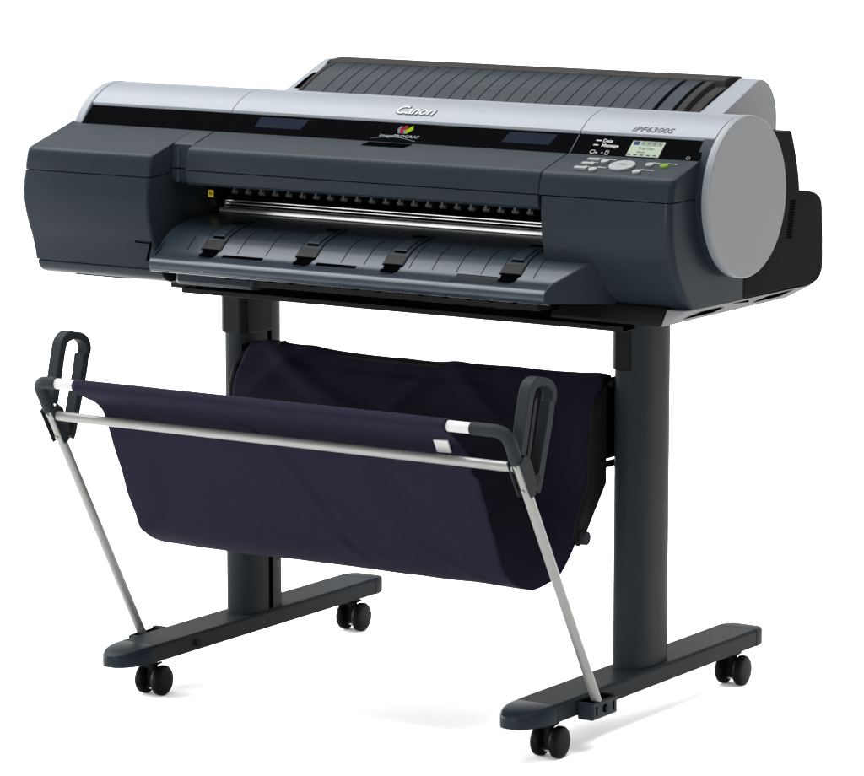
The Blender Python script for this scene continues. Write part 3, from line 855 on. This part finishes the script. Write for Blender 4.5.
tg = [(.2917, -.4497, .4991), (.3168, -.4512, .5001), (.3091, -.4285, .4785), (.2845, -.4279, .4776)]
A = [bm.verts.new((x, y-.0022, z-.0012)) for x, y, z in tg]; B = [bm.verts.new((x, y+.0004, z)) for x, y, z in tg]
for i in range(4): bm.faces.new((A[i], A[(i+1) % 4], B[(i+1) % 4], B[i]))
bm.faces.new(A); bm.faces.new(B[::-1]); build(bm, 'fabric_tag', 'white', fab)
# rear arms and rod
bm = NB(); tube(bm, [(-.345, -.036, .5310), (.350, -.036, .5310)], .0055, 12); build(bm, 'rear_rod', 'black', BK)
for s, x in ((1, .334), (-1, -.334)):
    bm = NB()
    prism(bm, [(-.030, .538), (-.041, .505), (-.041, .377), (-.1085, .298), (-.120, .290), (-.131, .300), (-.121, .331), (-.0865, .383), (-.0845, .4726), (-.070, .505)], min(x, x+s*.008), max(x, x+s*.008))
    arm = build(bm, 'basket_arm', 'black', BK, .0015, 1)
    bm = NB(); tube(bm, [(x, -.112, .3030), (x+s*.0165, -.112, .3030)], [.0115, .0105], 24); build(bm, 'knob', 'stand', arm, .001, 2)
    bm = NB(); box(bm, min(x, x+s*.009), max(x, x+s*.009), -.043, .012, .415, .5375); box(bm, x-.004, x+.006, -.043, .02, .400, .408)
    build(bm, 'mounting_plate', 'void', arm)
bm = NB()
prism(bm, [(-.290, .536), (-.270, .536), (-.268, .544), (-.262, .546), (-.263, .549), (-.273, .547), (-.280, .541)], -.040, -.030, 'y')
prism(bm, [(.300, .536), (.320, .536), (.327, .543), (.322, .545), (.310, .541)], -.040, -.030, 'y')
split_build(bm, 'strap_hook', 'black', BK, bevel=.001, seg=1)

# ================================================================== camera
cd = bpy.data.cameras.new('camera'); cam = bpy.data.objects.new('camera', cd); COL.objects.link(cam)
yaw, pitch, roll = 0.5764190955, -0.1563077839, 0.00051
f = Vector((-math.sin(yaw)*math.cos(pitch), math.cos(yaw)*math.cos(pitch), math.sin(pitch)))
r = Vector((math.cos(yaw), math.sin(yaw), 0)); u = r.cross(f)
r2 = r*math.cos(roll)+u*math.sin(roll); u2 = u*math.cos(roll)-r*math.sin(roll)
cam.matrix_world = Matrix(((r2.x, u2.x, -f.x, 3.3726204966), (r2.y, u2.y, -f.y, -5.1945109828), (r2.z, u2.z, -f.z, 1.4653735903), (0, 0, 0, 1)))
cd.sensor_fit = 'HORIZONTAL'; cd.sensor_width = 36; cd.lens = 3963.10364/864*36
cd.clip_start = .1; cd.clip_end = 100
S.camera = cam

# ================================================================== light
W = bpy.data.worlds.new('World'); S.world = W; W.use_nodes = True
wn, wl = W.node_tree.nodes, W.node_tree.links
bg = wn['Background']; bg.inputs['Strength'].default_value = 1
tc = wn.new('ShaderNodeTexCoord'); sx = wn.new('ShaderNodeSeparateXYZ'); wl.new(tc.outputs['Generated'], sx.inputs[0])
cr = wn.new('ShaderNodeValToRGB'); wl.new(sx.outputs['Z'], cr.inputs[0])
e = cr.color_ramp.elements
e[0].position = .0; e[0].color = (1.5, 1.5, 1.5, 1); e[1].position = .45; e[1].color = (.16, .165, .17, 1)
k = e.new(.22); k.color = (.9, .9, .9, 1)
mr = wn.new('ShaderNodeMapRange'); mr.inputs['From Min'].default_value = -.5; mr.inputs['From Max'].default_value = .6
mr.inputs['To Min'].default_value = 1.1; mr.inputs['To Max'].default_value = .35
wl.new(sx.outputs['X'], mr.inputs['Value']); wl.new(mr.outputs['Result'], bg.inputs['Strength'])
wl.new(cr.outputs[0], bg.inputs['Color'])
def area(name, loc, tgt, sx, sy, power, col=(1, 1, 1)):
    l = bpy.data.lights.new(name, 'AREA'); l.shape = 'RECTANGLE'; l.size = sx; l.size_y = sy; l.energy = power; l.color = col
    o = bpy.data.objects.new(name, l); COL.objects.link(o); o.location = loc
    o.rotation_euler = (Vector(tgt)-Vector(loc)).to_track_quat('-Z', 'Y').to_euler()
    return o
area('overhead_softbox', (-2.0, -.4, 4.4), (-2.0, -.4, 0), 10, 4.4, 1430)
area('low_fill_light', (-5.6, -1.7, 1.1), (0, -.3, 0), 3.2, 1.8, 520)  # added unseen fill, lifts the floor shadow under the printer
area('low_fill_light', (.6, -6.2, 1.0), (.1, -.6, 0), 3.0, 1.4, 290)  # added unseen front fill, fades the shadows beside the casters
area('low_fill_light', (-5.5, 2.6, 1.3), (0, 0, .1), 2.6, 1.8, 200)  # added unseen low fill from the back left
area('backdrop_light', (0, 3.0, 4.2), (0, 6.5, .0), 12, 2.0, 700)  # added unseen lamp, faces away from the printer to whiten the sweep

S.view_settings.view_transform = 'Standard'; S.view_settings.look = 'None'; S.view_settings.exposure = .26; S.view_settings.gamma = 1
S.render.engine = 'CYCLES'
S.cycles.max_bounces = 8
